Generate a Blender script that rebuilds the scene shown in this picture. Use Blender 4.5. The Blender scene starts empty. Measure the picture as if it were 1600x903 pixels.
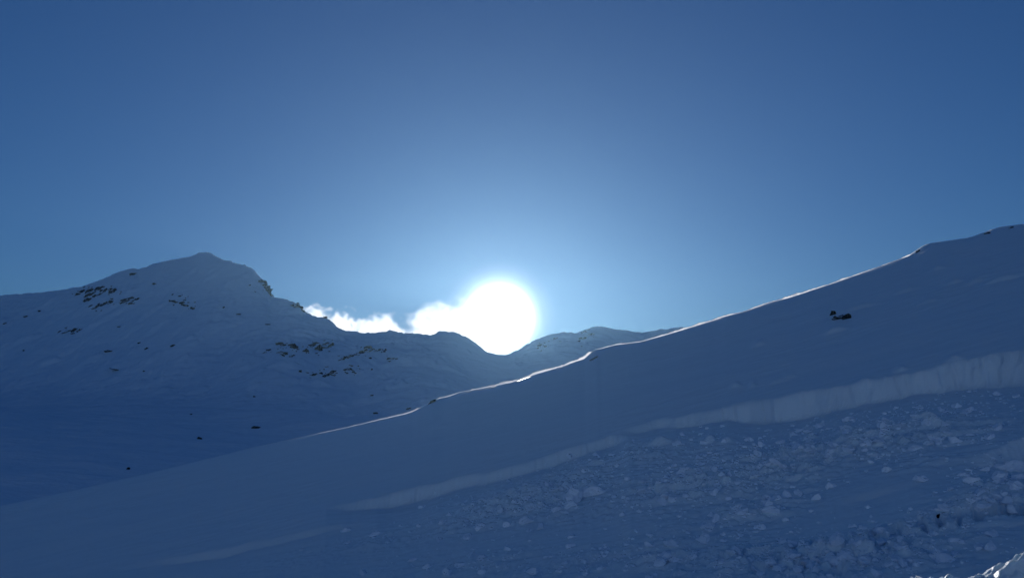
import bpy, bmesh, math, random
import numpy as np
from mathutils import Vector, Matrix, noise as mnoise

random.seed(7)
RNG = np.random.default_rng(11)
SC = bpy.context.scene
COL = SC.collection

# ------------------------------------------------------------------ camera
F = 1256.0                                  # focal length in photo pixels (1600 wide)
PITCH = math.atan(238.5 / F)                # horizon at row 690 of the photo
cam_d = bpy.data.cameras.new("camera")
cam = bpy.data.objects.new("camera", cam_d)
COL.objects.link(cam)
cam_d.sensor_width = 36.0
cam_d.lens = 36.0 * F / 1600.0
cam_d.clip_start = 0.1
cam_d.clip_end = 6000.0
cam.location = (0, 0, 0)
cam.rotation_euler = (math.pi / 2 + PITCH, 0, 0)
SC.camera = cam


def pix(u, v):
    """Photo pixel -> (sideways, upward) tangents per metre of depth."""
    dx = (u - 800.0) / F
    a = (451.5 - v) / F
    dy = math.cos(PITCH) - a * math.sin(PITCH)
    dz = math.sin(PITCH) + a * math.cos(PITCH)
    return dx / dy, dz / dy


# ------------------------------------------------------------------ sun, sky, exposure
sx, sz = pix(780, 497)
SUN = Vector((sx, 1.0, sz)).normalized()
SUN_EL = math.asin(SUN.z)
SUN_AZ = math.atan2(SUN.x, SUN.y)
sun_d = bpy.data.lights.new("sun", 'SUN')
sun_d.energy = 5.0
sun_d.angle = math.radians(0.5)
sun_d.color = (1.0, 0.965, 0.91)
sun = bpy.data.objects.new("sun", sun_d)
COL.objects.link(sun)
sun.rotation_euler = (-SUN).to_track_quat('-Z', 'Y').to_euler()
sun.location = SUN * 800

W = bpy.data.worlds.new("World")
SC.world = W
W.use_nodes = True
nt = W.node_tree
nt.nodes.clear()
out = nt.nodes.new("ShaderNodeOutputWorld")
sky = nt.nodes.new("ShaderNodeTexSky")
sky.sky_type = 'NISHITA'
sky.sun_disc = False
sky.sun_elevation = SUN_EL
sky.sun_rotation = SUN_AZ
sky.altitude = 2000
sky.air_density = 1.55
sky.dust_density = 0.2
sky.ozone_density = 5.0
bg = nt.nodes.new("ShaderNodeBackground")
bg.inputs['Strength'].default_value = 0.09
tint = nt.nodes.new("ShaderNodeMix"); tint.data_type = 'RGBA'; tint.blend_type = 'MULTIPLY'
tint.inputs[0].default_value = 1.0
tint.inputs[7].default_value = (0.47, 0.70, 1.04, 1)      # deep, dry high-mountain blue
nt.links.new(sky.outputs[0], tint.inputs[6])
nt.links.new(tint.outputs[2], bg.inputs['Color'])
# the bright air right round the sun (forward scattering by ice crystals)
tc = nt.nodes.new("ShaderNodeTexCoord")
dot = nt.nodes.new("ShaderNodeVectorMath"); dot.operation = 'DOT_PRODUCT'
nrm = nt.nodes.new("ShaderNodeVectorMath"); nrm.operation = 'NORMALIZE'
nt.links.new(tc.outputs['Generated'], nrm.inputs[0])
nt.links.new(nrm.outputs[0], dot.inputs[0])
dot.inputs[1].default_value = SUN


def wmath(op, a, b=None):
    n = nt.nodes.new("ShaderNodeMath"); n.operation = op
    for i, s in enumerate((a, b)):
        if s is None:
            continue
        if isinstance(s, (int, float)):
            n.inputs[i].default_value = s
        else:
            nt.links.new(s, n.inputs[i])
    return n.outputs[0]


dclamp = wmath('MINIMUM', dot.outputs['Value'], 0.9999999)
ang = wmath('MULTIPLY', wmath('ARCCOSINE', dclamp), 180 / math.pi)
core = wmath('MULTIPLY', wmath('EXPONENT', wmath('MULTIPLY', wmath('POWER', wmath('DIVIDE', ang, 1.64), 2.0), -1.0)), 11.0)
halo = wmath('MULTIPLY', wmath('EXPONENT', wmath('DIVIDE', ang, -2.4)), 0.38)
aure = wmath('ADD', core, halo)
wide = wmath('MULTIPLY', wmath('EXPONENT', wmath('MULTIPLY', wmath('POWER', wmath('DIVIDE', ang, 24.0), 2.0), -1.0)), 0.11)
bg2 = nt.nodes.new("ShaderNodeBackground")
bg2.inputs['Color'].default_value = (0.86, 0.93, 1.0, 1)
nt.links.new(aure, bg2.inputs['Strength'])
add = nt.nodes.new("ShaderNodeAddShader")
nt.links.new(bg.outputs[0], add.inputs[0])
nt.links.new(bg2.outputs[0], add.inputs[1])
bg3 = nt.nodes.new("ShaderNodeBackground")
bg3.inputs['Color'].default_value = (0.55, 0.66, 0.8, 1)
nt.links.new(wide, bg3.inputs['Strength'])
add2 = nt.nodes.new("ShaderNodeAddShader")
nt.links.new(add.outputs[0], add2.inputs[0])
nt.links.new(bg3.outputs[0], add2.inputs[1])
nt.links.new(add2.outputs[0], out.inputs['Surface'])

SC.view_settings.view_transform = 'Standard'
SC.view_settings.look = 'None'
SC.view_settings.gamma = 1.0
SC.view_settings.exposure = -0.53
SC.render.engine = 'CYCLES'
SC.cycles.use_denoising = True
SC.cycles.max_bounces = 6
SC.cycles.diffuse_bounces = 3
SC.cycles.volume_bounces = 1
SC.cycles.sample_clamp_indirect = 4.0


# ------------------------------------------------------------------ noise
def _hash(ix, iy, seed):
    h = (ix.astype(np.int64) * 374761393 + iy.astype(np.int64) * 668265263 + seed * 974634541) & 0xFFFFFFFF
    h = ((h ^ (h >> 13)) * 1274126177) & 0xFFFFFFFF
    h = h ^ (h >> 16)
    return (h & 0xFFFFFF) / float(0x1000000)


def vnoise(x, y, seed=0):
    """gradient noise in about -1..1"""
    x0 = np.floor(x); y0 = np.floor(y)
    fx = x - x0; fy = y - y0
    wx = fx * fx * fx * (fx * (fx * 6 - 15) + 10)
    wy = fy * fy * fy * (fy * (fy * 6 - 15) + 10)

    def g(ax, ay):
        a = _hash(x0 + ax, y0 + ay, seed) * 2 * np.pi
        return np.cos(a) * (fx - ax) + np.sin(a) * (fy - ay)
    n0 = g(0, 0) * (1 - wx) + g(1, 0) * wx
    n1 = g(0, 1) * (1 - wx) + g(1, 1) * wx
    return (n0 * (1 - wy) + n1 * wy) * 1.5


def fbm(x, y, octs=4, seed=0, gain=0.5):
    s = 0; a = 1.0; k = 1.0
    for i in range(octs):
        s = s + a * vnoise(x * k + 17.3 * i, y * k - 9.1 * i, seed + i)
        a *= gain; k *= 2.03
    return s


def lumps(x, y, seed=0):
    """cellular bumps 0..1: rounded heads with creases between"""
    x0 = np.floor(x); y0 = np.floor(y)
    best = np.full(x.shape, 9.0)
    hgt = np.zeros(x.shape)
    for ax in (-1, 0, 1):
        for ay in (-1, 0, 1):
            cx = x0 + ax; cy = y0 + ay
            px = cx + _hash(cx, cy, seed); py = cy + _hash(cx, cy, seed + 1)
            d = (px - x) ** 2 + (py - y) ** 2
            r = _hash(cx, cy, seed + 2)
            m = d < best
            best = np.where(m, d, best)
            hgt = np.where(m, r, hgt)
    return np.clip(1 - best * 1.6, 0, 1) * (0.25 + 0.75 * hgt ** 2)


def sstep(a, b, x):
    t = np.clip((x - a) / (b - a), 0, 1)
    return t * t * (3 - 2 * t)


# ------------------------------------------------------------------ materials
def snow_mat(name, scale, bump, streak, sss=0.0, spec=0.35, rough=0.5, col=(0.78, 0.89, 0.98)):
    m = bpy.data.materials.new(name); m.use_nodes = True
    t = m.node_tree; b = t.nodes['Principled BSDF']
    b.inputs['Roughness'].default_value = rough
    b.inputs['Specular IOR Level'].default_value = spec
    if sss:
        b.inputs['Subsurface Weight'].default_value = 1.0
        b.inputs['Subsurface Radius'].default_value = (1.0, 0.96, 0.92)
        b.inputs['Subsurface Scale'].default_value = sss
    geo = t.nodes.new("ShaderNodeNewGeometry")
    mp = t.nodes.new("ShaderNodeMapping")
    mp.inputs['Scale'].default_value = streak
    t.links.new(geo.outputs['Position'], mp.inputs['Vector'])
    n1 = t.nodes.new("ShaderNodeTexNoise"); n1.inputs['Scale'].default_value = scale
    n1.inputs['Detail'].default_value = 6; n1.inputs['Roughness'].default_value = 0.6
    t.links.new(mp.outputs[0], n1.inputs['Vector'])
    n2 = t.nodes.new("ShaderNodeTexNoise"); n2.inputs['Scale'].default_value = scale * 0.13
    n2.inputs['Detail'].default_value = 4
    t.links.new(mp.outputs[0], n2.inputs['Vector'])
    mx = t.nodes.new("ShaderNodeMix"); mx.data_type = 'RGBA'
    mx.inputs[6].default_value = (col[0] * 0.95, col[1] * 0.96, col[2] * 0.97, 1)
    mx.inputs[7].default_value = (*col, 1)
    t.links.new(n2.outputs[0], mx.inputs[0])
    t.links.new(mx.outputs[2], b.inputs['Base Color'])
    bp = t.nodes.new("ShaderNodeBump")
    bp.inputs['Strength'].default_value = 1.0
    bp.inputs['Distance'].default_value = bump
    t.links.new(n1.outputs[0], bp.inputs['Height'])
    t.links.new(bp.outputs[0], b.inputs['Normal'])
    return m


M_SLOPE = snow_mat("wind_packed_snow", 3.0, 0.03, (0.35, 1, 1), sss=0.02)
M_FAR = snow_mat("mountain_snow", 0.25, 0.8, (0.45, 1, 1.3), spec=0.2, rough=0.7)
M_BLOCK = snow_mat("broken_snow", 9.0, 0.03, (1, 1, 1), spec=0.2, rough=0.7)
M_BANK = snow_mat("crusted_snow", 14.0, 0.015, (1, 1, 1), sss=0.02, spec=0.35, rough=0.5)


def rock_mat():
    m = bpy.data.materials.new("dark_rock"); m.use_nodes = True
    t = m.node_tree; t.nodes.clear()
    b = t.nodes.new("ShaderNodeBsdfDiffuse"); mo = t.nodes.new("ShaderNodeOutputMaterial")
    t.links.new(b.outputs[0], mo.inputs['Surface'])
    geo = t.nodes.new("ShaderNodeNewGeometry")
    n = t.nodes.new("ShaderNodeTexNoise"); n.inputs['Scale'].default_value = 1.3
    n.inputs['Detail'].default_value = 8
    t.links.new(geo.outputs['Position'], n.inputs['Vector'])
    r = t.nodes.new("ShaderNodeValToRGB")
    e = r.color_ramp.elements
    e[0].position = 0.35; e[0].color = (0.010, 0.013, 0.016, 1)
    e[1].position = 0.7; e[1].color = (0.026, 0.031, 0.037, 1)
    t.links.new(n.outputs[0], r.inputs[0])
    sep = t.nodes.new("ShaderNodeSeparateXYZ"); t.links.new(geo.outputs['True Normal'], sep.inputs[0])
    n3 = t.nodes.new("ShaderNodeTexNoise"); n3.inputs['Scale'].default_value = 0.9; n3.inputs['Detail'].default_value = 4
    t.links.new(geo.outputs['Position'], n3.inputs['Vector'])
    ad = t.nodes.new("ShaderNodeMath"); ad.operation = 'ADD'
    t.links.new(sep.outputs[2], ad.inputs[0]); t.links.new(n3.outputs[0], ad.inputs[1])
    rm = t.nodes.new("ShaderNodeMapRange"); rm.inputs[1].default_value = 1.3; rm.inputs[2].default_value = 1.38
    t.links.new(ad.outputs[0], rm.inputs[0])
    mx = t.nodes.new("ShaderNodeMix"); mx.data_type = 'RGBA'
    t.links.new(rm.outputs[0], mx.inputs[0]); t.links.new(r.outputs[0], mx.inputs[6]); mx.inputs[7].default_value = (0.81, 0.89, 0.97, 1)
    t.links.new(mx.outputs[2], b.inputs['Color'])
    bp = t.nodes.new("ShaderNodeBump"); bp.inputs['Distance'].default_value = 0.3
    t.links.new(n.outputs[0], bp.inputs['Height'])
    t.links.new(bp.outputs[0], b.inputs['Normal'])
    return m


M_ROCK = rock_mat()


# ------------------------------------------------------------------ mesh helpers
def grid_mesh(name, P, mat, smooth=True, wrap=False):
    """P: rows x cols x 3"""
    r, c, _ = P.shape
    me = bpy.data.meshes.new(name)
    idx = np.arange(r * c).reshape(r, c)
    if wrap:
        nx = np.roll(idx, -1, axis=1)
        q = np.stack([idx[:-1], nx[:-1], nx[1:], idx[1:]], -1).reshape(-1, 4)
    else:
        q = np.stack([idx[:-1, :-1], idx[:-1, 1:], idx[1:, 1:], idx[1:, :-1]], -1).reshape(-1, 4)
    nf = len(q)
    me.vertices.add(r * c)
    me.vertices.foreach_set("co", P.reshape(-1).astype(np.float32))
    me.loops.add(nf * 4)
    me.loops.foreach_set("vertex_index", q.reshape(-1).astype(np.int32))
    me.polygons.add(nf)
    me.polygons.foreach_set("loop_start", np.arange(0, nf * 4, 4, dtype=np.int32))
    me.polygons.foreach_set("loop_total", np.full(nf, 4, dtype=np.int32))
    me.polygons.foreach_set("use_smooth", np.full(nf, smooth, dtype=bool))
    me.materials.append(mat)
    me.update(calc_edges=True)
    me.validate()
    o = bpy.data.objects.new(name, me)
    COL.objects.link(o)
    return o


def tag(o, label=None, cat=None, group=None, kind=None):
    for k, v in (('label', label), ('category', cat), ('group', group), ('kind', kind)):
        if v:
            o[k] = v
    return o


# ------------------------------------------------------------------ foreground slope
YC = 66.0                                   # depth of the spur's crest
SLOPE = 0.22
SIL = [(0, 790), (120, 765), (250, 735), (400, 698), (540, 667), (640, 643), (664, 633), (684, 622), (722, 611),
       (760, 603), (800, 594), (850, 577), (880, 569), (915, 555), (925, 547), (962, 537), (1000, 533), (1060, 515),
       (1085, 507), (1115, 497), (1160, 486), (1200, 472), (1250, 457), (1300, 441), (1350, 424), (1400, 406), (1424, 396),
       (1436, 387), (1450, 380), (1480, 376), (1515, 371), (1540, 362), (1558, 355), (1590, 351), (1640, 345)]
_s = np.array([pix(*p) for p in SIL])
_cx = _s[:, 0] * YC
_cz = _s[:, 1] * YC
_cx = np.concatenate([[-140, -75], _cx, [75, 150]])
_cz = np.concatenate([[_cz[0] - 9, _cz[0] - 5], _cz, [_cz[-1] + 6, _cz[-1] + 14]])
_xs = np.linspace(-140, 150, 5801)


def _blur(a, w):
    k = np.exp(-0.5 * (np.arange(-4 * w, 4 * w + 1) / w) ** 2); k /= k.sum()
    return np.convolve(np.pad(a, 4 * w, mode='edge'), k, 'valid')


_raw = np.interp(_xs, _cx, _cz)
_fine = _blur(_raw, 6)                       # 0.3 m
_soft = _blur(_raw, 160)                     # 8 m


_softgrad = np.gradient(_soft, _xs)


def slope_base(x, y):
    """smooth slope before the avalanche: rises to the crest, then rolls over"""
    d = YC - y
    near = np.exp(-np.clip(d, 0, None) / 3.5) * np.exp(-np.clip(-d, 0, None) / 6)
    zc = np.interp(x, _xs, _soft) * (1 - near) + np.interp(x, _xs, _fine) * near
    t = (y - YC)
    sh = sstep(-26, -14, x) * (1 - 0.6 * sstep(36, 42, x))     # shelf shaped along the crest to show a sunlit strip

    def bend(t, k):
        return k * np.logaddexp(0, t / k)
    X = x / YC
    bs = np.interp(X, _s[:, 0], _s[:, 1]) - np.interp(x, _xs, _softgrad) * X      # slope that runs straight at the viewer's eye
    db = np.clip(SLOPE - (bs + 0.42 * np.clip(0.158 - bs, 0, 1)), 0.03, 0.2) * sh
    roll = -db * bend(t + 3.0, 0.35) - (0.47 - db) * bend(t - 1.0, 0.6)
    return zc + SLOPE * t + roll


def seg(top, bot):
    T = np.array([pix(*p) for p in top]); B = np.array([pix(*p) for p in bot])
    return T, B


# steps broken into the slope: photo outlines of the upper and lower edge of each
WALLS = [
    # long fracture wall, right part
    dict(top=[(944, 680), (970, 672), (995, 665), (1025, 655), (1055, 652), (1080, 645), (1137, 637), (1170, 627), (1207, 624), (1250, 614),
              (1312, 604), (1355, 595), (1425, 584), (1470, 569), (1495, 564), (1537, 557), (1555, 551), (1600, 547), (1660, 540), (1750, 520)],
         bot=[(944, 680.5), (970, 675), (995, 675), (1025, 669), (1060, 668), (1090, 666), (1112, 661), (1137, 659), (1162, 662), (1195, 663),
              (1235, 658), (1275, 652), (1325, 637), (1355, 630), (1400, 624), (1437, 616), (1487, 609), (1600, 601), (1660, 594), (1750, 575)],
         run=0.35, decay=9.0, rough=1.0),
    dict(top=[(500, 798), (550, 787), (590, 778), (605, 772), (650, 760), (687, 754), (737, 740), (775, 732), (800, 727), (832, 719), (887, 700),
              (920, 693), (950, 682), (968, 679), (985, 683)],
         bot=[(500, 798.5), (550, 800), (587, 796), (615, 793), (650, 785), (700, 770), (737, 758), (800, 744), (862, 729), (905, 713),
              (960, 697), (975, 689), (985, 684)],
         run=0.35, decay=7.0, rough=1.0),
    dict(top=[(130, 899), (175, 888), (225, 879), (300, 866), (350, 858), (430, 842), (500, 826), (560, 808), (620, 800)],
         bot=[(130, 899.5), (175, 892), (225, 886), (300, 878), (350, 871), (430, 853), (500, 836), (560, 815), (620, 801)],
         run=0.45, decay=5.0, rough=0.5),
    dict(top=[(1285, 776), (1300, 769), (1345, 756), (1390, 745), (1425, 734), (1470, 716), (1500, 702)],
         bot=[(1285, 777), (1305, 777), (1350, 769), (1390, 757), (1425, 741), (1470, 720), (1500, 703)],
         run=0.35, decay=2.5, rough=0.5),
    dict(top=[(1485, 711), (1500, 703), (1520, 694), (1545, 683), (1562, 668), (1575, 659), (1600, 649), (1680, 630)],
         bot=[(1485, 712), (1500, 712), (1525, 709), (1545, 706), (1562, 702), (1575, 699), (1600, 694), (1680, 680)],
         run=0.4, decay=3.0, rough=1.2),
    dict(top=[(860, 812), (900, 797), (935, 787), (968, 771)],
         bot=[(860, 813), (900, 806), (935, 796), (968, 773)],
         run=0.5, decay=2.0, rough=0.5),
    dict(top=[(1195, 838), (1225, 829), (1255, 820)],
         bot=[(1195, 839), (1225, 834), (1255, 821)],
         run=0.2, decay=1.0, rough=0.3),
    dict(top=[(1255, 829), (1300, 821), (1350, 813), (1380, 806), (1412, 802)],
         bot=[(1255, 830), (1300, 826), (1350, 818), (1380, 811), (1412, 803)],
         run=0.12, decay=1.2, rough=0.6),
    dict(top=[(1345, 798), (1400, 786), (1465, 770)],
         bot=[(1345, 798.5), (1400, 788.5), (1465, 770.5)],
         run=0.15, decay=1.0, rough=0.3),
    dict(top=[(700, 880), (725, 866), (770, 853)],
         bot=[(700, 881), (725, 873), (770, 854)],
         run=0.4, decay=1.6, rough=0.6),
]
for w in WALLS:
    w['T'] = np.array([pix(*p) for p in w['top']])
    w['B'] = np.array([pix(*p) for p in w['bot']])

_soft_at = lambda x: np.interp(x, _xs, _soft)


def depth_on_slope(X, Z, dz=0.0):
    """depth at which the view tangent (X,Z) meets the smooth slope (well before the crest)"""
    y = np.full(np.shape(X), 25.0)
    for _ in range(30):
        y = (-(_soft_at(X * y) - SLOPE * YC) - dz + 0.0) / (SLOPE - Z) * 0.5 + y * 0.5
    return y


for w in WALLS:
    X = np.linspace(w['T'][0, 0], w['T'][-1, 0], 400)
    Zt = np.interp(X, w['T'][:, 0], w['T'][:, 1])
    Zb = np.interp(X, w['B'][:, 0], w['B'][:, 1])
    yt = depth_on_slope(X, Zt)
    yb = yt - w['run']
    h = (_soft_at(X * yb) - SLOPE * (YC - yb)) - Zb * yb
    w['X'], w['yt'], w['h'] = X, yt, np.clip(h - SLOPE * 0, 0, None)


def wall_disp(X, x, y):
    d = np.zeros_like(y)
    for w in WALLS:
        m = (X >= w['X'][0]) & (X <= w['X'][-1])
        if not m.any():
            continue
        Xm, ym, xm = X[m], y[m], x[m]
        yt = np.interp(Xm, w['X'], w['yt'])
        h = np.interp(Xm, w['X'], w['h'])
        r = w['rough']
        yt = yt + r * (0.26 * vnoise(xm * 0.75, ym * 0.2, 5) + 0.26 * (_hash(np.floor(xm * 0.62 + 0.5 * vnoise(xm * 0.5, xm * 0, 12)), xm * 0, 13) - 0.5) + 0.14 * (_hash(np.floor(xm * 1.9), xm * 0, 14) - 0.5) + 0.06 * vnoise(xm * 2.1, ym * 0.6, 4) + 0.02 * vnoise(xm * 5, ym * 2.4, 6)) * np.clip(h / 0.5, 0, 1)
        t = yt - ym
        run = w['run'] * (0.8 + 0.5 * (0.5 + 0.5 * vnoise(xm * 0.9, xm * 0, 8)) * r)
        face = np.clip(t / run, 0, 1)
        back = np.exp(-np.clip(t - run, 0, None) / w['decay'])
        face = face + r * np.clip(h, 0, .8) * (0.22 * fbm(xm * 1.6, ym * 6.0, 4, 15) + 0.16 * vnoise(xm * 0.35, t / run * 3.5, 16)) * np.exp(-((t - 0.5 * run) / (0.5 * run)) ** 2)
        d[m] -= h * face * back
    return d


# density of avalanche rubble, in photo pixels: (centre u, v, half length, half width, tilt, weight)
RUBBLE = [(760, 790, 150, 26, -0.27, 0.9), (850, 775, 90, 28, -0.27, 1.1), (1000, 705, 150, 18, -0.2, 0.8),
          (1150, 730, 190, 28, -0.22, 0.9), (1060, 770, 200, 30, -0.25, 0.55), (1400, 655, 220, 22, -0.18, 0.8),
          (1250, 700, 200, 25, -0.22, 0.9), (1480, 690, 130, 16, -0.25, 0.7), (1180, 790, 110, 20, -0.25, 0.8),
          (900, 870, 220, 26, -0.12, 0.6), (1150, 870, 200, 34, -0.12, 0.8), (1380, 875, 160, 26, -0.12, 0.9),
          (1560, 740, 70, 35, -0.2, 1.0), (560, 840, 110, 14, -0.18, 0.45), (660, 880, 160, 22, -0.1, 0.35),
          (440, 880, 60, 18, -0.1, 0.4), (1500, 800, 130, 28, -0.2, 0.9), (1330, 850, 120, 20, -0.12, 0.7)]


def rubble(u, v):
    s = np.zeros_like(u)
    for (a, b, L, Wd, k, wt) in RUBBLE:
        du = u - a; dv = v - b - k * du
        s += wt * np.exp(-(du / L) ** 2 - (dv / Wd) ** 2)
    return np.clip(s, 0, 1.3)


def to_pix(X, Z):
    # inverse of pix()
    cp, sp = math.cos(PITCH), math.sin(PITCH)
    dep = cp + Z * sp
    up = -sp + Z * cp
    return 800 + F * X / dep, 451.5 - F * up / dep


# trampled holes (photo pixel, half width, half height, depth m)
HOLES = [(1276, 838, 13, 9, .22), (1309, 836, 14, 10, .25), (1340, 834, 12, 9, .22), (1367, 826, 13, 10, .25), (1396, 818, 13, 9, .25),
         (1408, 812, 6, 6, .2), (1440, 808, 8, 9, .3), (1467, 803, 8, 9, .35), (1497, 792, 8, 10, .3), (1528, 785, 9, 9, .3),
         (1548, 778, 8, 8, .3), (1568, 772, 7, 9, .35), (1305, 880, 16, 10, .2), (1240, 845, 12, 9, .15), (1590, 768, 8, 8, .3),
         (1222, 862, 10, 7, .2), (1160, 858, 9, 7, .2), (1130, 870, 9, 6, .2), (1180, 880, 11, 7, .2), (1420, 842, 10, 6, .12),
         (1370, 850, 12, 7, .12), (1500, 830, 10, 6, .1), (1255, 872, 9, 6, .15)]
# low drifts on the upper slope (photo pixel, half length px, height m)
DRIFT = [(1185, 541, 9, .10), (1149, 604, 7, .09), (1176, 602, 5, .06), (1215, 595, 14, .06), (1235, 588, 10, .06), (1344, 482, 26, .13),
         (1305, 518, 16, .10), (1465, 422, 12, .12), (1570, 437, 24, .12), (1490, 443, 14, .08), (1525, 440, 14, .07), (1415, 453, 20, .07),
         (1450, 473, 16, .06), (1350, 598, 12, .06), (1490, 562, 12, .08), (1408, 580, 10, .07), (690, 627, 14, .07), (688, 668, 12, .05),
         (1108, 680, 9, .12), (1135, 679, 8, .08), (1030, 690, 14, .14), (1265, 655, 12, .08), (1440, 634, 20, .10), (1455, 640, 14, .12),
         (1320, 651, 14, .12)]

cols = np.concatenate([np.linspace(-1.6, -0.70, 60, endpoint=False), np.linspace(-0.70, 0.70, 860, endpoint=False), np.linspace(0.70, 1.5, 50)])
rows = np.concatenate([np.geomspace(6.5, 12.5, 40, endpoint=False), np.geomspace(12.5, 62, 700, endpoint=False),
                       np.linspace(62, 72, 100, endpoint=False), np.geomspace(72, 125, 40)])
XX, YY = np.meshgrid(cols, rows)
xx = XX * YY


def slope_full(XX, xx, YY):
    z = slope_base(xx, YY)
    z = z + np.interp(XX, CORR_X, CORR_Z) * YY * np.exp(-((YY - YC) / np.where(YY < YC, 22.0, 30.0)) ** 2)
    uu, vv = to_pix(XX, z / YY)
    bef = sstep(YC + 2, YC - 4, YY)
    # gentle wind relief everywhere
    cm = np.exp(-((YY - YC + 2.5) / 5.0) ** 2) * sstep(-26, -14, xx)
    z = z + 0.10 * fbm(xx * 0.10, YY * 0.22, 3, 21) * (0.3 + 0.7 * bef) * (1 - 0.85 * cm)
    z = z + 0.030 * fbm(xx * 0.5, YY * 1.9, 4, 31) * (0.35 + 0.9 * sstep(-0.2, 0.5, fbm(xx * 0.06, YY * 0.15, 2, 33))) * bef * (1 - 0.8 * cm)
    # crest: small irregular drifts and lips
    cb = np.exp(-((YY - YC + 1.5) / 2.2) ** 2) * sstep(-30, -8, xx)
    z = z + cb * (0.05 * fbm(xx * 0.22, YY * 0.06, 2, 41) + 0.012 * fbm(xx * 1.1 + YY * 0.4, YY * 0.5, 2, 43))
    z = z + wall_disp(XX, xx, YY)
    R = rubble(uu, vv)
    sk = 0.35 * xx + YY          # rubble is drawn out along the fall of the slope
    fine = lumps(xx * 3.2, sk * 4.4, 51) * 0.085 + lumps(xx * 6.5, sk * 8.0, 57) * 0.05
    big = lumps(xx * 1.2, sk * 2.2, 61) * 0.11
    z = z + 1.7 * R * (fine + big * sstep(0.4, 1.0, R)) * sstep(-0.7, 0.5, fbm(xx * 0.22, sk * 0.55, 3, 71) + 0.25)
    z = z + R * (0.10 * fbm(xx * 0.45, sk * 1.5, 3, 77) + 0.09 * fbm(xx * 0.10, sk * 1.1, 3, 79))
    hn = 1 + 0.45 * fbm(xx * 3.5, YY * 3.5, 3, 95)
    for (a, b, hw, hh, dp) in HOLES:
        q = np.sqrt(((uu - a) / hw) ** 2 + ((vv - b) / hh) ** 2) * hn
        z = z - dp * np.exp(-q ** 4 * 0.8) + 0.25 * dp * np.exp(-((q - 1.25) / 0.22) ** 2)
    for (a, b, L, hh) in DRIFT:
        du = (uu - a); dv = (vv - b + 0.22 * du)
        z = z + 2.2 * hh * np.exp(-(du / L) ** 2) * (np.exp(-(np.clip(-dv, 0, None) / 7.0) ** 2) * (dv <= 0) + np.exp(-(dv / 1.2) ** 2) * (dv > 0))
    return z


LIP_PX = np.array([(380, 0), (400, .4), (520, 1), (600, 1.8), (640, 2.6), (658, 2), (664, .2), (682, .2), (690, 2), (705, 2.6), (718, 1.4), (726, 1.2), (740, 2.4), (770, 3), (800, 4), (825, 3.4),
                   (850, 4.5), (880, 3.2), (905, 5), (917, 5), (922, .6), (932, 1.8), (965, 2.2), (1000, 1.6), (1030, 2.8), (1060, 3), (1090, 3.6), (1112, 4.6),
                   (1125, 2.2), (1160, 2.2), (1200, 2.2), (1230, 4), (1262, 3), (1300, 2.6), (1340, 2.1), (1395, 1.7), (1415, 2.4), (1440, 2.2), (1455, 1.0), (1500, .4), (1538, .4),
                   (1548, 1.8), (1560, 1.4), (1575, .3), (1610, .3)])
LIP_X = (LIP_PX[:, 0] - 800) / F / (math.cos(PITCH) * 0.99)     # photo column -> tangent, close enough for a height table
LIP_H = LIP_PX[:, 1] * YC / F                                   # metres
CORR_X = np.linspace(-0.75, 0.75, 700)
CORR_Z = np.zeros(700)
for _ in range(2):                          # bring the finished crest to its height
    _cY = np.linspace(56, 76, 160)
    _A, _B = np.meshgrid(CORR_X, _cY)
    _top = (slope_full(_A, _A * _B, _B) / _B).max(0)
    _e = np.interp(CORR_X, _s[:, 0], _s[:, 1]) - 0.85 * np.interp(CORR_X, LIP_X, LIP_H) / YC - _top
    CORR_Z = CORR_Z + np.convolve(np.pad(_e, 3, mode='edge'), np.ones(7) / 7, 'valid')
zz = slope_full(XX, xx, YY)
slope_o = grid_mesh("snow_slope", np.stack([xx, YY, zz], -1), M_SLOPE)
tag(slope_o, kind="structure")


# thin lip added to brighten the crest line; sunlight shines through it
M_LIP = bpy.data.materials.new("backlit_lip_snow"); M_LIP.use_nodes = True
_t = M_LIP.node_tree; _t.nodes.clear()
_o = _t.nodes.new("ShaderNodeOutputMaterial"); _d = _t.nodes.new("ShaderNodeBsdfDiffuse"); _r = _t.nodes.new("ShaderNodeBsdfTranslucent"); _m = _t.nodes.new("ShaderNodeMixShader")
_d.inputs['Color'].default_value = (0.82, 0.88, 0.94, 1); _r.inputs['Color'].default_value = (0.96, 0.96, 0.96, 1)
_m.inputs[0].default_value = 0.93
_t.links.new(_d.outputs[0], _m.inputs[1]); _t.links.new(_r.outputs[0], _m.inputs[2]); _t.links.new(_m.outputs[0], _o.inputs['Surface'])


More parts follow.
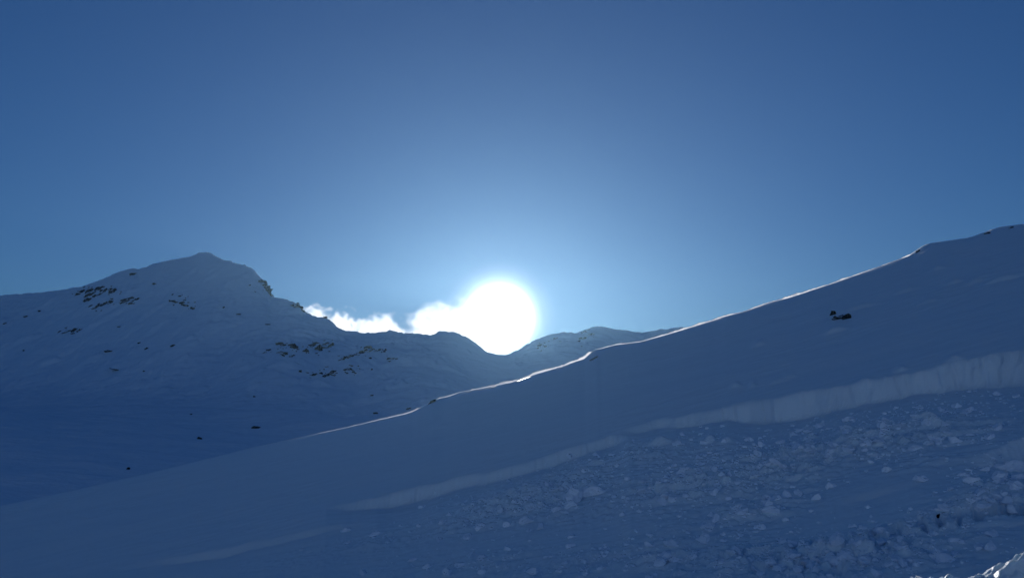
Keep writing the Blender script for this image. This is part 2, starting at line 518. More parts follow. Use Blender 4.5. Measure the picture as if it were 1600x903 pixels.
def crest_lip():
    lx = np.linspace(LIP_X[0], LIP_X[-1], 1500)
    near = (rows > 60) & (rows < 71)
    rz = zz[near] / rows[near][:, None]
    k = rz.argmax(0)
    yc = np.convolve(np.pad(rows[near][k], 4, mode='edge'), np.ones(9) / 9, 'valid')
    Y = np.interp(lx, cols, yc) - 0.10
    h = 1.05 * np.interp(lx, LIP_X, LIP_H)
    wx = lx * YC
    h = h * np.clip(0.85 + 0.55 * fbm(wx * 0.7, wx * 0 + 3, 3, 201) + 0.2 * vnoise(wx * 6, wx * 0, 205), 0.12, 2)
    Y = Y + 0.10 * vnoise(wx * 0.8, wx * 0, 207)
    Zc = slope_full(lx, lx * Y, Y)
    prof = [(-0.10, -0.10), (-0.02, 0.0), (0.03, 0.40), (0.05, 0.8), (0.10, 1.0), (0.13, 0.85)]
    P = []
    for i, (dy, f) in enumerate(prof):
        dz = f * h if f > 0 else np.full_like(h, f)
        yy = Y + dy + 0.25 * h * max(f, 0) + 0.02 * vnoise(wx * 3, wx * 0 + i, 211)
        P.append(np.stack([lx * yy, yy, Zc + dz], -1))
    o = grid_mesh("snow_cornice", np.array(P), M_LIP)
    tag(o, "thin bright sunlit snow lip running along the crest of the right spur", "snow cornice")


crest_lip()


def slope_hit(u, v):
    """where the view ray of a photo pixel meets the finished slope"""
    X, Z = pix(u, v)
    ys = np.concatenate([np.linspace(9, 62, 2600), np.linspace(62, 70, 800)])
    zs = slope_full(np.full_like(ys, X), X * ys, ys)
    k = np.argmax(zs - Z * ys > 0)
    if k == 0:
        k = int(np.argmax(zs - Z * ys))
    return Vector((X * ys[k], ys[k], zs[k]))


# ------------------------------------------------------------------ far terrain: basin and mountain ridge
RIDGE = [  # photo pixel of the crest, distance
    (-260, 520, 520), (-120, 478, 505), (0, 461, 490), (60, 457, 485), (125, 448, 478), (160, 436, 474), (190, 422, 470), (208, 419, 468), (218, 420.5, 467),
    (240, 412, 463), (262, 407, 460), (298, 400, 456), (312, 394, 455), (324, 393.5, 455), (335, 398, 452), (346, 405, 449), (362, 409, 446),
    (384, 414, 442), (396, 421, 438), (404, 430, 434), (412, 438, 430), (420, 450, 426), (424, 461, 424), (436, 465, 421), (452, 468, 418), (468, 475, 415),
    (474, 485, 413), (484, 490, 411), (496, 495, 409), (510, 496, 406), (520, 503, 404), (530, 513, 402), (548, 517, 400), (570, 520, 398), (594, 519, 396),
    (609, 515.5, 395), (622, 518, 394), (636, 521, 393), (642, 519.5, 393), (672, 523, 392), (686, 517.5, 391), (698, 517, 391), (712, 519, 391),
    (728, 526, 391), (742, 535, 392), (756, 546, 393), (770, 553, 394), (782, 555, 395), (796, 553, 396), (810, 546, 398), (824, 537, 400),  # dip under the sun is added, in place of glare spilling over the crest
    (840, 529, 402), (864, 521, 405), (880, 519, 407), (896, 520, 409), (910, 516, 411), (926, 511, 413), (940, 509.5, 415), (956, 513, 417), (972, 515, 420),
    (985, 516, 422), (1004, 519, 425), (1020, 516, 427), (1060, 511, 433), (1120, 512, 440), (1200, 520, 450), (1400, 560, 480), (1700, 600, 520)]
th_r, el_r, rc_r = [], [], []
for (u, v, D) in RIDGE:
    X, Z = pix(u, v)
    th_r.append(math.atan(X)); el_r.append(Z / math.hypot(1, X)); rc_r.append(D * math.hypot(1, X) * (1.0 if abs(X) < 0.7 else 0.95))
# round the rest of the compass: unseen ridges added beside and behind, set to bounce sunlight forward
th_r = [-math.pi, -2.4, -1.9, -1.4, -1.05] + th_r + [1.0, 1.5, 2.0, 2.5, math.pi]
el_r = [0.16, 0.155, 0.14, 0.12, 0.12] + el_r + [0.10, 0.12, 0.14, 0.15, 0.16]
rc_r = [500, 480, 520, 540, 540] + rc_r + [540, 540, 520, 500, 500]
th_r, el_r, rc_r = map(np.array, (th_r, el_r, rc_r))
_tt = np.linspace(-math.pi, math.pi, 12001)
def _tb(a, w):
    k = np.exp(-0.5 * (np.arange(-4 * w, 4 * w + 1) / w) ** 2); k /= k.sum()
    return np.convolve(np.pad(a, 4 * w, mode='wrap'), k, 'valid')
_elf = np.interp(_tt, th_r, el_r); _els = _tb(_elf, 45); _rcs = _tb(np.interp(_tt, th_r, rc_r), 45)
BASE_R = np.array([0, 60, 75, 92, 130, 200, 285, 600.])
BASE_Z = np.array([-19, -17.5, -14.5, -11.2, -7.0, -1.0, 8.0, 20.])


def far_height(th, r):
    rc = np.interp(th, _tt, _rcs)
    es = np.interp(th, _tt, _els)
    E = es + (np.interp(th, _tt, _elf) - es) * np.exp(-np.clip(rc - r, 0, None) / 22.0)
    x = r * np.sin(th); y = r * np.cos(th)
    front = sstep(1.5, 0.9, np.abs(th))
    base = np.interp(r, BASE_R, BASE_Z) * front + (1 - front) * np.interp(r, [0, 60, 150, 600], [-19, -17.5, -13, -8])
    zc = E * rc
    rb = rc - (165 - 40 * (1 - front))
    t = np.clip((r - rb) / (rc - rb), 0, 1)
    prof = 0.35 * t + 0.65 * t ** 1.7
    zb = np.interp(rb, BASE_R, BASE_Z) * front + (1 - front) * np.interp(rb, [0, 60, 150, 600], [-19, -17.5, -13, -8])
    z = np.where(r < rb, base, zb + (zc - zb) * prof)
    # soften the foot
    z = z + 3.0 * np.exp(-((r - rb) / 28) ** 2)
    z = np.where(r > rc, zc - 0.55 * (r - rc), z)
    d = np.clip((rc - r) / 60, 0, 1)                 # 0 at the crest
    up = sstep(0.0, 0.35, t)
    ax = x + 0.25 * (r - 300)
    z = z + d * (0.2 + 0.8 * up) * (5.0 * fbm(ax * 0.012, r * 0.010, 3, 81) + 2.2 * fbm(ax * 0.04, r * 0.02, 3, 83))
    z = z + np.clip(d * 4 + 0.15, 0, 1) * (0.25 + 0.75 * up) * (2.2 * np.maximum(fbm(ax * 0.055, r * 0.085, 4, 87, 0.6) - 0.15, 0) + 0.5 * fbm(ax * 0.09, r * 0.12, 3, 88) + 0.2 * fbm(ax * 0.3, r * 0.34, 2, 89))
    z = z + 0.42 * fbm(th * 190, th * 0 + 0.5, 4, 91, 0.6) * np.exp(-((r - rc) / 5) ** 2)
    # long level drifts over the basin
    z = z + (1 - up) * sstep(80, 110, r) * (0.9 * fbm(x * 0.016 + y * 0.006, y * 0.05, 4, 93))
    return np.maximum(z, -19.0)


fr = np.linspace(-0.66, 0.66, 900)
ths = np.concatenate([np.linspace(-math.pi, -0.66, 90, endpoint=False), fr, np.linspace(0.66, math.pi, 91)[1:-1]])
rs = np.concatenate([np.geomspace(12, 76, 10, endpoint=False), np.geomspace(76, 250, 130, endpoint=False), np.linspace(250, 640, 360), np.linspace(645, 700, 8)])
TH, RR = np.meshgrid(ths, rs)
ZF = far_height(TH, RR)
far_o = grid_mesh("mountain_terrain", np.stack([RR * np.sin(TH), RR * np.cos(TH), ZF], -1), M_FAR, wrap=True)
tag(far_o, kind="structure")


def far_hit(u, v):
    X, Z = pix(u, v)
    th = math.atan(X); E = Z / math.hypot(1, X)
    r = np.linspace(90, 540, 3000)
    z = far_height(np.full_like(r, th), r)
    k = int(np.argmax(z - E * r > 0))
    if k == 0:
        k = int(np.argmax(z / r))
    return Vector((r[k] * math.sin(th), r[k] * math.cos(th), z[k]))


# ------------------------------------------------------------------ near snow bank the photographer stands on
bx = np.concatenate([np.linspace(-60, -6, 40, endpoint=False), np.linspace(-6, 2.2, 60, endpoint=False), np.linspace(2.2, 6.2, 330, endpoint=False), np.linspace(6.2, 60, 50)])
by = np.concatenate([np.linspace(-90, -2, 40, endpoint=False), np.linspace(-2, 3.4, 30, endpoint=False), np.linspace(3.4, 7.4, 300, endpoint=False), np.linspace(7.4, 16, 40)])
BX, BY = np.meshgrid(bx, by)
_e = np.array([pix(*p) for p in [(1400, 925), (1440, 907), (1455, 896), (1480, 888), (1510, 879), (1535, 873), (1565, 868), (1600, 864), (1660, 858)]])
eX = np.concatenate([[-9, 0, 0.30], _e[:, 0], [0.8, 9.]])
eZ = np.concatenate([[-.28, -.28, -.235], _e[:, 1] - 0.001, [-.095, -.095]])


def bank_height(x, y):
    ye = 6.0 + 0.35 * vnoise(x * 0.7, x * 0, 101) + 0.12 * vnoise(x * 2.3, x * 0, 102)
    rim = np.interp(x / 6.0, eX, eZ) * 6.0
    t = ye - y
    z = -1.7 + (rim + 1.7) * np.exp(-np.clip(t, 0, None) / 1.15)
    z = np.where(t < 0, rim - 0.45 * (-t), z)
    m = np.exp(-(t / 0.9) ** 2)
    wx = x + 0.25 * fbm(x * 1.5, y * 1.5, 2, 109); wy = y + 0.2 * fbm(x * 1.3, y * 1.6, 2, 110)
    r1 = 1 - np.abs(fbm(wx * 0.9, wy * 2.2, 3, 111, 0.45)); r2 = 1 - np.abs(fbm(wx * 3.0, wy * 5.0, 3, 113))
    z = z + m * (0.13 * (r1 - 0.75) + 0.05 * (r2 - 0.7) + 0.035 * (lumps(x * 9, y * 11, 115) - 0.2) + 0.03 * fbm(x * 12, y * 14, 3, 117))
    # a second, lower lip in front of the rim
    z = z + 0.10 * np.exp(-((t - 0.75 - 0.25 * vnoise(x * 1.7, x * 0, 121)) / 0.13) ** 2) * (0.5 + 0.7 * vnoise(x * 2.2, x * 0, 123))
    z = z + 0.03 * fbm(x * 0.8, y * 0.8, 3, 127)
    z = z - 0.4 * np.clip(-2.5 - y, 0, None) - 0.3 * np.clip(np.abs(x) - 9, 0, None)      # falls away behind and beside the viewer
    return np.maximum(z, -18.0)


BZ = bank_height(BX, BY)
bank_o = grid_mesh("snow_bank", np.stack([BX, BY, BZ], -1), M_BANK)
tag(bank_o, kind="structure")


# ------------------------------------------------------------------ rocks
def rock_mesh(seed, sub=2):
    rnd = random.Random(seed)
    bm = bmesh.new()
    bmesh.ops.create_icosphere(bm, subdivisions=sub, radius=1.0)
    planes = []
    for _ in range(9):
        n = Vector((rnd.gauss(0, 1), rnd.gauss(0, 1), rnd.gauss(0, 1))).normalized()
        planes.append((n, rnd.uniform(0.45, 0.95)))
    for v in bm.verts:
        c = v.co.copy()
        for n, d in planes:
            q = c.dot(n)
            if q > d:
                c -= n * (q - d)
        c *= rnd.uniform(0.62, 1.25)
        v.co = c
    me = bpy.data.meshes.new("rock")
    bm.to_mesh(me); bm.free()
    me.materials.append(M_ROCK)
    return me


ROCKS = [rock_mesh(s) for s in range(14)]
_rk = random.Random(5)


def put_rock(name, p, wpx, hpx, tilt=0.0, parent=None, origin=None, depth_k=0.8):
    """one rock half sunk in the snow; wpx,hpx: its size in the photo"""
    D = p.length
    w = wpx * 0.5 / F * D; h = hpx * 0.5 / F * D
    o = bpy.data.objects.new(name, _rk.choice(ROCKS))
    COL.objects.link(o)
    dirn = Vector((p.x, p.y, 0)).normalized()
    back = dirn * (min(w, h) * 0.25)
    o.location = p + back - (origin or Vector((0, 0, 0)))
    yaw = -math.atan2(p.x, p.y)
    rot = Matrix.Rotation(yaw, 4, 'Z') @ Matrix.Rotation(-tilt, 4, 'Y') @ Matrix.Rotation(_rk.choice((0, math.pi)), 4, 'X')
    o.rotation_euler = rot.to_euler()
    o.scale = (w * 1.3, max(w, h) * depth_k, h * 1.35)
    if parent:
        o.parent = parent
    return o


def crop(cx, cy, lst):
    """patches noted on a 4x enlargement with its corner at photo pixel (cx, cy)"""
    return [(cx + a / 4.0, cy + b / 4.0, w / 4.0, h / 4.0) for (a, b, w, h) in lst]


OUTCROPS = [
    ("largest broken dark rock band high on the left shoulder of the peak", 0.35,
     crop(0, 360, [(488, 396, 34, 12), (520, 380, 18, 14), (562, 372, 50, 18), (632, 356, 66, 16), (574, 394, 50, 18), (650, 374, 48, 16), (700, 362, 16, 12),
                   (712, 380, 44, 18), (610, 406, 56, 10), (548, 432, 52, 22), (560, 402, 34, 20)])),
    ("ragged rock strip just under the largest dark rock band", 0.35,
     crop(0, 360, [(594, 484, 28, 10), (622, 468, 40, 12), (654, 455, 44, 16), (694, 442, 30, 18), (570, 471, 16, 8)])),
    ("small rock group right of the ragged strip on the peak's left face", 0.3,
     crop(0, 360, [(774, 445, 26, 10), (788, 430, 44, 10), (826, 424, 36, 12), (858, 425, 30, 14), (815, 456, 22, 20), (800, 440, 20, 8)])),
    ("thin dotted rock line stepping downhill below the summit", -0.35,
     crop(0, 360, [(1074, 440, 36, 14), (1104, 446, 24, 12), (1128, 410, 14, 8), (1138, 456, 30, 16), (1166, 468, 44, 12), (1206, 486, 28, 14), (1160, 434, 14, 8)])),
    ("faint little rock cluster low on the left face of the mountain", 0.4,
     crop(0, 360, [(468, 618, 26, 22), (504, 620, 16, 10), (460, 640, 20, 8), (374, 630, 14, 6), (412, 636, 24, 5)])),
    ("steep jagged crag on the skyline down the right flank of the peak", -0.9,
     crop(400, 380, [(40, 240, 26, 30), (58, 268, 34, 30), (74, 296, 36, 34), (86, 318, 26, 22), (66, 286, 26, 34)])),
    ("dark crag on the skyline shoulder beside the wind-blown cloud", -0.5,
     crop(400, 380, [(237, 388, 34, 22), (274, 396, 40, 22), (292, 424, 26, 12), (255, 378, 26, 10)])),
    ("two lumpy dark rocks at the left end of the middle rock belt", 0.1,
     crop(400, 380, [(150, 628, 34, 18), (174, 634, 34, 16), (226, 636, 44, 22), (240, 648, 40, 18), (260, 662, 16, 8)])),
    ("scattered small rocks under the left end of the middle rock belt", 0.3,
     crop(400, 380, [(172, 690, 36, 16), (152, 680, 20, 8), (226, 704, 38, 12), (50, 686, 18, 10), (80, 666, 28, 10), (308, 674, 26, 18), (312, 662, 14, 10)])),
    ("broad dark rock with two horns in the middle rock belt", 0.05,
     crop(400, 380, [(350, 632, 40, 18), (376, 626, 34, 12), (394, 654, 52, 34), (428, 654, 44, 14), (436, 628, 34, 16), (468, 642, 28, 30)])),
    ("long rock ledge slanting up to the right under the pass", 0.45,
     crop(400, 380, [(702, 650, 44, 20), (668, 676, 60, 20), (716, 668, 60, 10), (764, 666, 50, 9), (802, 674, 28, 10), (628, 690, 30, 10),
                     (560, 714, 56, 18), (596, 702, 40, 12), (524, 730, 18, 7)])),
    ("small rock trio at the right end of the slanting ledge", 0.0,
     crop(400, 380, [(832, 722, 30, 18), (852, 718, 22, 10), (836, 738, 22, 10), (880, 722, 12, 8)])),
    ("speckled rock field lowest on the face below the middle belt", 0.4,
     crop(400, 380, [(368, 818, 36, 16), (404, 814, 14, 16), (438, 770, 24, 10), (438, 826, 44, 16), (466, 812, 36, 14), (478, 800, 24, 12), (276, 800, 16, 14),
                     (318, 806, 16, 8), (484, 826, 20, 10), (356, 824, 18, 8)])),
    ("loose rock scatter right of the speckled rock field", -0.3,
     crop(400, 380, [(560, 792, 16, 10), (588, 786, 22, 12), (600, 770, 14, 8), (566, 806, 16, 8), (618, 808, 34, 14), (604, 794, 12, 8)])),
    ("dark rocks under the rounded top on the ridge right of the sun", 0.4,
     crop(800, 460, [(440, 273, 40, 16), (420, 294, 14, 20), (458, 232, 24, 10), (500, 246, 22, 7), (482, 256, 18, 8)])),
    ("faint rock specks on the ridge closest to the sun's right", 0.2,
     crop(800, 460, [(172, 320, 22, 12), (210, 322, 16, 12), (272, 272, 32, 10), (164, 336, 12, 8)])),
]
for lab, tilt, pts in OUTCROPS:
    hits = [far_hit(a, b + h * 0.3) for (a, b, w, h) in pts]
    org = sum(hits, Vector()) / len(hits)
    root = bpy.data.objects.new("rock_outcrop", None)
    root.empty_display_size = 0.5
    root.location = org
    COL.objects.link(root)
    tag(root, lab, "rock outcrop", "rock outcrops on the mountain face")
    for p, (a, b, w, h) in zip(hits, pts):
        n = max(1, min(4, int(round(w / 4.5))))
        for i in range(n):
            q = (i + 0.5) / n - 0.5
            du = q * w * 0.85 * math.cos(tilt); dv = -q * w * 0.85 * math.sin(tilt) + _rk.uniform(-.3, .3) * h
            put_rock("rock", far_hit(a + du, b + dv + h * 0.25), w / n * _rk.uniform(1.2, 1.8), h * _rk.uniform(.7, 1.3),
                     tilt * 0.7 + _rk.uniform(-.35, .35), parent=root, origin=org)
    for i in range(len(pts) * 2):                # small stones showing through between the larger ones
        a, b, w, h = _rk.choice(pts)
        q = far_hit(a + _rk.gauss(0, 0.75) * max(w, 6), b + _rk.gauss(0, 1.0) * max(h, 4))
        put_rock("rock", q, _rk.uniform(1.4, 4.0), _rk.uniform(.9, 2.0), tilt * 0.7 + _rk.uniform(-.4, .4), parent=root, origin=org)

BOULDERS = [  # label, photo pixel, size px
    ("black boulder alone on the basin floor, nearest the left edge", 199, 731.5, 6.5, 6.5),
    ("low dark boulder on the basin floor under the long flat boulder", 311, 684, 8, 4.5),
    ("long flat dark boulder with a snow tail in the basin", 400, 667, 15, 6),
    ("tiny dark stone on the basin's edge left of the flat boulder", 299, 646.5, 4, 3),
    ("small stone at the mountain foot above the flat boulder", 398, 619, 5, 4),
    ("pinhead stone on the lower left face over the basin", 225, 579.5, 4, 2.6),
    ("small dark stone with a drift below the speckled rock field", 582, 617, 6, 3.4),
    ("small dark boulder beside the lit spur's faint lower end", 587, 645, 6.5, 4),
    ("dark stone peeping over the spur beside the crest rock", 639, 638, 7, 3),
    ("dark rock tucked under the skyline knob left of the summit", 208, 427.5, 10, 5),
    ("flat dark rock between the skyline knob and the summit", 242, 443, 9, 3),
    ("small rock on the snowfield right of the dotted rock line", 349, 480, 5, 3),
    ("faint rock on the snowfield farthest right below the summit", 373, 491, 6, 2.2),
    ("tiny rock close under the summit's right shoulder", 391, 445.5, 4.5, 2.2),
    ("small rock on the far left slope near the skyline", 65, 462, 6, 2.4),
    ("small rock by the photo's left edge beneath the skyline", 12, 474, 6, 2.4),
    ("dark speck of rock right of the rocks by the left edge", 43, 476, 6, 2.8),
    ("rock on the face midway between the dotted line and the faint cluster", 187.5, 510, 7, 2.6),
    ("upper rock of a pair in the middle of the left face", 218, 535.5, 6, 2.4),
    ("lower rock of a pair in the middle of the left face", 229, 544, 7, 2.8),
    ("oval dark rock on the face below the summit line", 271, 539.5, 7.5, 3),
    ("slim flat rock low on the left face of the mountain", 170, 548, 12, 3.2),
    ("tiny rock under the far left of the mountain face", 37, 547.5, 5, 2.4),
    ("thin dark rock ledge at the foot of the mountain", 182, 577, 20, 1.6),
    ("small flat rock on the snow above the middle rock belt", 418, 506.5, 8, 2.6),
    ("dark knob on the skyline where the cloud begins", 509, 495.5, 8, 3.4),
    ("tiny rock to the right of the loose rock scatter", 581, 577, 4, 2.6),
    ("thin rock between the slanting ledge and the loose scatter", 579, 559, 6.5, 2.4),
]
for lab, u, v, w, h in BOULDERS:
    far = far_hit(u, v + h * 0.3)
    o = put_rock("boulder", far, w * 0.9, h * 0.95, _rk.uniform(-.3, .3))
    tag(o, lab, "boulder", "single rocks on the mountain and in the basin")

root = bpy.data.objects.new("rock_outcrop", None)
root.location = slope_hit(1312, 497)
COL.objects.link(root)
tag(root, "dark rock outcrop alone on the smooth snow of the right slope", "rock outcrop")
for (u, v, w, h, t) in [(1306, 497.5, 17, 5.5, 0.1), (1314, 495.5, 16, 8, 0.1), (1324, 495.5, 11, 8, 0.2), (1302, 489.5, 13, 7, 0.35), (1299, 491.5, 7, 4, 0)]:
    put_rock("rock", slope_hit(u, v + h * 0.3), w * 0.9, h * 1.3, t, parent=root, origin=root.location.copy(), depth_k=0.7)

SLOPE_ROCKS = [
    ("dark slanting rock edge just under the bright crest of the spur", "boulder", 928.5, 559.5, 13, 3.4, 0.45),
    ("dark rock breaking the bright crest line at its lower end", "boulder", 675, 627.5, 19, 5, 0.5),
    ("small rock beneath the knoll on the right skyline", "boulder", 1435.5, 391.5, 8, 5, 0.3),
    ("dark stone on the skyline dip near the right edge", "boulder", 1543, 364.5, 6, 3, 0.1),
    ("dark stone on the topmost snow at the right edge", "boulder", 1580.5, 355.5, 6, 3, 0.1),
    ("small black stone in the trampled snow lower right", "stone", 1467, 812, 17, 5, 0.5),
]
for lab, cat, u, v, w, h, t in SLOPE_ROCKS:
    o = put_rock(cat, slope_hit(u, v + h * 0.3), w, h, t, depth_k=0.22 if cat == "stone" else 0.5)
    tag(o, lab, cat, "dark rocks on the near slope")


# ------------------------------------------------------------------ avalanche blocks and crumbs
def block_mesh(seed, sub=2, name="snow_block"):
    rnd = random.Random(seed)
    bm = bmesh.new()
    bmesh.ops.create_icosphere(bm, subdivisions=sub, radius=1.0)
    planes = [(Vector((rnd.gauss(0, 1), rnd.gauss(0, 1), rnd.gauss(0, 1))).normalized(), rnd.uniform(0.4, 0.8)) for _ in range(7)]
    so = Vector((seed * 3.1, 0, seed))
    for v in bm.verts:
        c = v.co.copy()
        for n, d in planes:
            q = c.dot(n)
            if q > d:
                c -= n * (q - d) * 0.95
        c *= 1 + 0.38 * mnoise.noise(c * 1.6 + so) + 0.2 * mnoise.noise(c * 4.0 + so) + rnd.uniform(-.05, .05)
        v.co = c
    me = bpy.data.meshes.new(name)
    bm.to_mesh(me); bm.free()
    me.materials.append(M_BLOCK)
    return me


BLOCKS = [block_mesh(100 + s) for s in range(12)]
BIG = [block_mesh(200 + s, 3) for s in range(6)]
_bk = random.Random(9)

NAMED = [  # label, photo pixel, w, h
    ("large upright snow slab, left of the two biggest blocks in the debris", 898, 776, 27, 30),
    ("large rounded snow block, right of the two biggest in the debris", 929, 766, 34, 20),
    ("low broken snow piece at the foot of the upright slab", 892, 787, 20, 10),
    ("squarish snow block lying alone below the left fracture tongue", 541, 827, 14, 8),
    ("round snow block left of the two biggest blocks", 832, 791, 16, 11),
    ("snow block lowest in the lump pile left of the biggest blocks", 824, 812, 20, 13),
    ("snow block standing farthest left of the big lump pile", 750, 822, 20, 11),
    ("snow lump beside the leftmost block of the lump pile", 792, 819, 13, 11),
    ("flat snow lump pair on the left tongue of rubble", 586, 834, 18, 6),
    ("pale snow block at the right end of the lower rubble", 1208, 796, 26, 13),
    ("snow lump sitting in the rubble above the pale block", 1180, 742, 12, 8),
    ("round white snow lump above the smooth fold", 1387, 732, 13, 9),
    ("snow block near the right edge below the broken face", 1565, 747, 22, 15),
    ("large pale snow block cut by the right edge", 1594, 729, 26, 20),
    ("snow block low in the bottom rubble, centre", 1042, 867, 18, 10),
    ("small round snow ball alone under the pale block", 1228, 811, 9, 6),
    ("snow lump alone on the smooth snow right of the fold", 1486, 763, 7, 6),
    ("angular snow block under the upper fracture wall", 1453, 692, 12, 8),
]


def put_block(p, wpx, hpx, me, rnd=_bk):
    D = p.length
    w = wpx * 0.5 / F * D; h = hpx * 0.5 / F * D
    o = bpy.data.objects.new("snow_block", me)
    COL.objects.link(o)
    o.scale = (w * 1.2, (w + h) * 0.55, h * 1.25)
    o.rotation_euler = (rnd.uniform(-.3, .3), rnd.uniform(-.35, .1), -math.atan2(p.x, p.y) + rnd.uniform(-.4, .4))
    o.location = p + Vector((0, w * 0.3, h * 0.35))
    return o


for i, (lab, u, v, w, h) in enumerate(NAMED):
    o = put_block(slope_hit(u, v + h * 0.35), w, h, BIG[i % 6])
    tag(o, lab, "snow block", "blocks of avalanche snow")


# zones to describe the many small blocks by where they lie
def zone(u, v):
    if u < 700:
        return "small avalanche snow lump on the thin left tongue of rubble"
    if u < 980 and v < 840:
        return "small avalanche snow lump in the pile round the two biggest blocks"
    if v < 720 and u > 1200:
        return "small avalanche snow lump just under the tall right fracture wall"
    if v < 740:
        return "small avalanche snow lump in the long rubble strip under the wall's middle"
    if u > 1420:
        return "small avalanche snow lump beside the trampled holes near the right edge"
    if v > 830:
        return "small avalanche snow lump in the rubble along the bottom edge"
    return "small avalanche snow lump in the fine rubble in mid slope"


cand = []
while len(cand) < 7000:
    u = RNG.uniform(380, 1620, 4000); v = RNG.uniform(610, 915, 4000)
    R = rubble(u, v)
    k = RNG.uniform(0, 1.3, 4000) < R ** 1.5
    cand += list(zip(u[k], v[k]))
cand = np.array(cand[:5200])
cX, cZ = np.array([pix(a, b) for a, b in cand]).T
cy = depth_on_slope(cX, cZ)
for _ in range(12):                          # settle onto the broken surface
    zs = slope_full(cX, cX * cy, cy)
    cy = cy + np.clip((cZ * cy - zs) / (SLOPE + 0.15), -1, 1) * 0.6
cpos = np.stack([cX * cy, cy, slope_full(cX, cX * cy, cy)], -1)
size = 0.022 + 0.028 * RNG.pareto(2.1, len(cand))
size = np.clip(size, 0.02, 0.175)
order = np.argsort(-size / cpos[:, 1])
for k in order[:280]:
    p = Vector(cpos[k]); s = size[k]
    o = bpy.data.objects.new("snow_block", BLOCKS[int(RNG.integers(12))])
    COL.objects.link(o)
    o.location = p + Vector((0, 0, s * 0.08))
    o.scale = (s * RNG.uniform(.9, 1.5), s * RNG.uniform(.8, 1.2), s * RNG.uniform(.55, .95))
    o.rotation_euler = (RNG.uniform(-.4, .4), RNG.uniform(-.4, .4), RNG.uniform(0, 6.3))
    tag(o, zone(*cand[k]), "snow block", "small lumps of avalanche snow")

# the rest: crumbs nobody could count, one mesh
tmpl = []
for s in range(8):
    bm = bmesh.new(); bmesh.ops.create_icosphere(bm, subdivisions=1, radius=1.0)
    vs = np.array([v.co[:] for v in bm.verts]); vs *= RNG.uniform(0.65, 1.15, (len(vs), 1))
    fs = np.array([[v.index for v in f.verts] for f in bm.faces]); bm.free()
    tmpl.append((vs, fs))
V, Fc, off = [], [], 0
for k in order[280:]:
    vs, fs = tmpl[int(RNG.integers(8))]
    a = RNG.uniform(0, 6.3); ca, sa = math.cos(a), math.sin(a)
    q = vs * (size[k] * np.array([RNG.uniform(.9, 1.4), 1, RNG.uniform(.5, .9)]))
    q = np.stack([q[:, 0] * ca - q[:, 1] * sa, q[:, 0] * sa + q[:, 1] * ca, q[:, 2]], -1) + cpos[k] + [0, 0, size[k] * 0.05]
    V.append(q); Fc.append(fs + off); off += len(vs)
me = bpy.data.meshes.new("snow_crumbs")
me.from_pydata(np.concatenate(V).tolist(), [], np.concatenate(Fc).tolist())
me.materials.append(M_BLOCK)
crumbs = bpy.data.objects.new("snow_crumbs", me)
COL.objects.link(crumbs)
tag(crumbs, kind="stuff", label="fine crumbs of avalanche snow strewn over the slope", cat="snow")


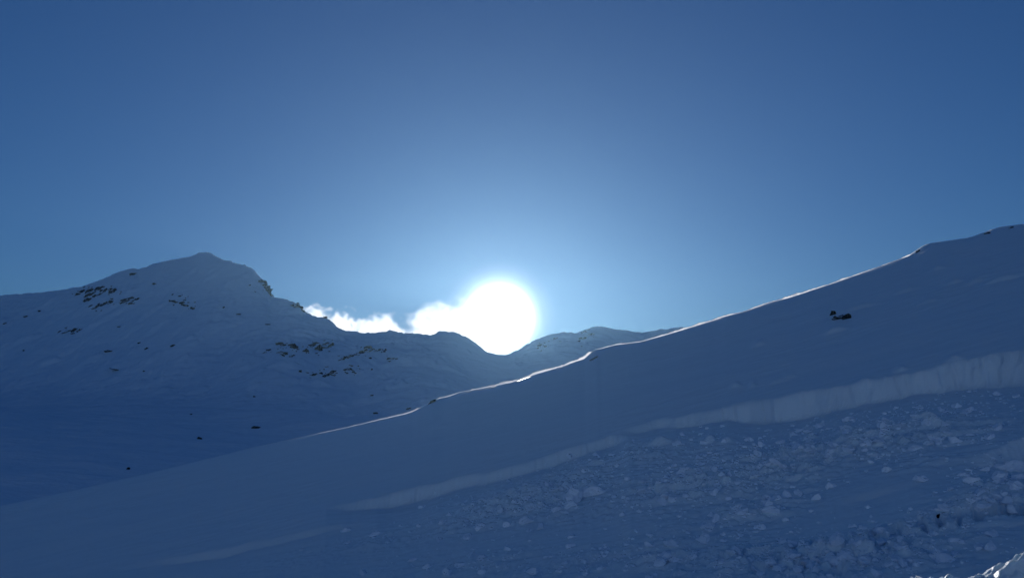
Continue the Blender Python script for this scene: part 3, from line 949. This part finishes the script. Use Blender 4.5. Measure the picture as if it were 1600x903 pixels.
# ------------------------------------------------------------------ clouds blowing off the ridge (beyond the haze box)
def cloud_mat(name, dens, scale, seed, thr):
    m = bpy.data.materials.new(name); m.use_nodes = True
    t = m.node_tree; t.nodes.clear()
    o = t.nodes.new("ShaderNodeOutputMaterial")
    pv = t.nodes.new("ShaderNodeVolumePrincipled")
    pv.inputs['Color'].default_value = (1, 1, 1, 1)
    pv.inputs['Anisotropy'].default_value = 0.6
    tcn = t.nodes.new("ShaderNodeTexCoord")
    ln = t.nodes.new("ShaderNodeVectorMath"); ln.operation = 'LENGTH'
    t.links.new(tcn.outputs['Object'], ln.inputs[0])
    nz = t.nodes.new("ShaderNodeTexNoise"); nz.noise_dimensions = '4D'
    nz.inputs['W'].default_value = seed
    nz.inputs['Scale'].default_value = scale; nz.inputs['Detail'].default_value = 8; nz.inputs['Roughness'].default_value = 0.62; nz.inputs['Distortion'].default_value = 0.4
    mp = t.nodes.new("ShaderNodeMapping"); mp.inputs['Scale'].default_value = (1.0, 0.8, 1.0)
    mp.inputs['Rotation'].default_value = (0, 0.5, 0)
    t.links.new(tcn.outputs['Object'], mp.inputs['Vector'])
    t.links.new(mp.outputs[0], nz.inputs['Vector'])

    def mt(op, a, b):
        n = t.nodes.new("ShaderNodeMath"); n.operation = op
        for i, s in enumerate((a, b)):
            if isinstance(s, (int, float)):
                n.inputs[i].default_value = s
            else:
                t.links.new(s, n.inputs[i])
        return n
    fall = mt('SUBTRACT', 1.0, ln.outputs['Value'])
    s = mt('ADD', mt('MULTIPLY', fall.outputs[0], 1.1).outputs[0], mt('MULTIPLY', mt('SUBTRACT', nz.outputs[0], 0.5).outputs[0], 2.4).outputs[0])
    d = mt('MULTIPLY', mt('SUBTRACT', s.outputs[0], thr).outputs[0], dens * 2.2)
    d.use_clamp = False
    d2 = mt('MINIMUM', mt('MAXIMUM', d.outputs[0], 0.0).outputs[0], dens)
    t.links.new(d2.outputs[0], pv.inputs['Density'])
    t.links.new(pv.outputs[0], o.inputs['Volume'])
    return m


def cloud(u, v, wpx, hpx, dist, dens, seed, thr, label, scale=2.2):
    X, Z = pix(u, v)
    bm = bmesh.new()
    bmesh.ops.create_icosphere(bm, subdivisions=3, radius=1.0)
    me = bpy.data.meshes.new("cloud"); bm.to_mesh(me); bm.free()
    me.materials.append(cloud_mat("blown_snow_cloud", dens, scale, seed, thr))
    o = bpy.data.objects.new("cloud", me)
    COL.objects.link(o)
    o.location = (X * dist, dist, Z * dist)
    o.scale = (wpx * 0.5 / F * dist, 22.0, hpx * 0.5 / F * dist)
    tag(o, label, "cloud", "wind-blown clouds behind the ridge")
    return o


cloud(716, 530, 244, 148, 760, 0.075, 1.3, 0.30, "big dense white cloud boiling up beside the sun", 3.2)
cloud(588, 530, 128, 112, 765, 0.09, 4.7, 0.36, "soft white cloud low over the saddle, left of the big one", 3.0)
cloud(533, 512, 80, 80, 770, 0.09, 8.2, 0.42, "small white puff rising off the ridge under the dark knob", 2.8)
cloud(492, 494, 90, 54, 775, 0.04, 2.9, 0.40, "thin wispy cloud trailing off the skyline crag", 2.8)

# ------------------------------------------------------------------ thin air haze, added to give the sun's glare veil
hb = bmesh.new()
bmesh.ops.create_cube(hb, size=1.0)
hm = bpy.data.meshes.new("haze"); hb.to_mesh(hm); hb.free()
haze = bpy.data.objects.new("haze", hm)
COL.objects.link(haze)
haze.scale = (1420, 1420, 160)
haze.location = (0, 0, 60)
mh = bpy.data.materials.new("glare_haze"); mh.use_nodes = True
th_ = mh.node_tree; th_.nodes.clear()
ho = th_.nodes.new("ShaderNodeOutputMaterial")
hv = th_.nodes.new("ShaderNodeVolumePrincipled")
hv.inputs['Color'].default_value = (0.40, 0.72, 1.0, 1)
hv.inputs['Density'].default_value = 9e-5
hv.inputs['Anisotropy'].default_value = 0.78
th_.links.new(hv.outputs[0], ho.inputs['Volume'])
hm.materials.append(mh)
tag(haze, kind="stuff", label="thin sunlit haze added for the glare round the sun", cat="haze")
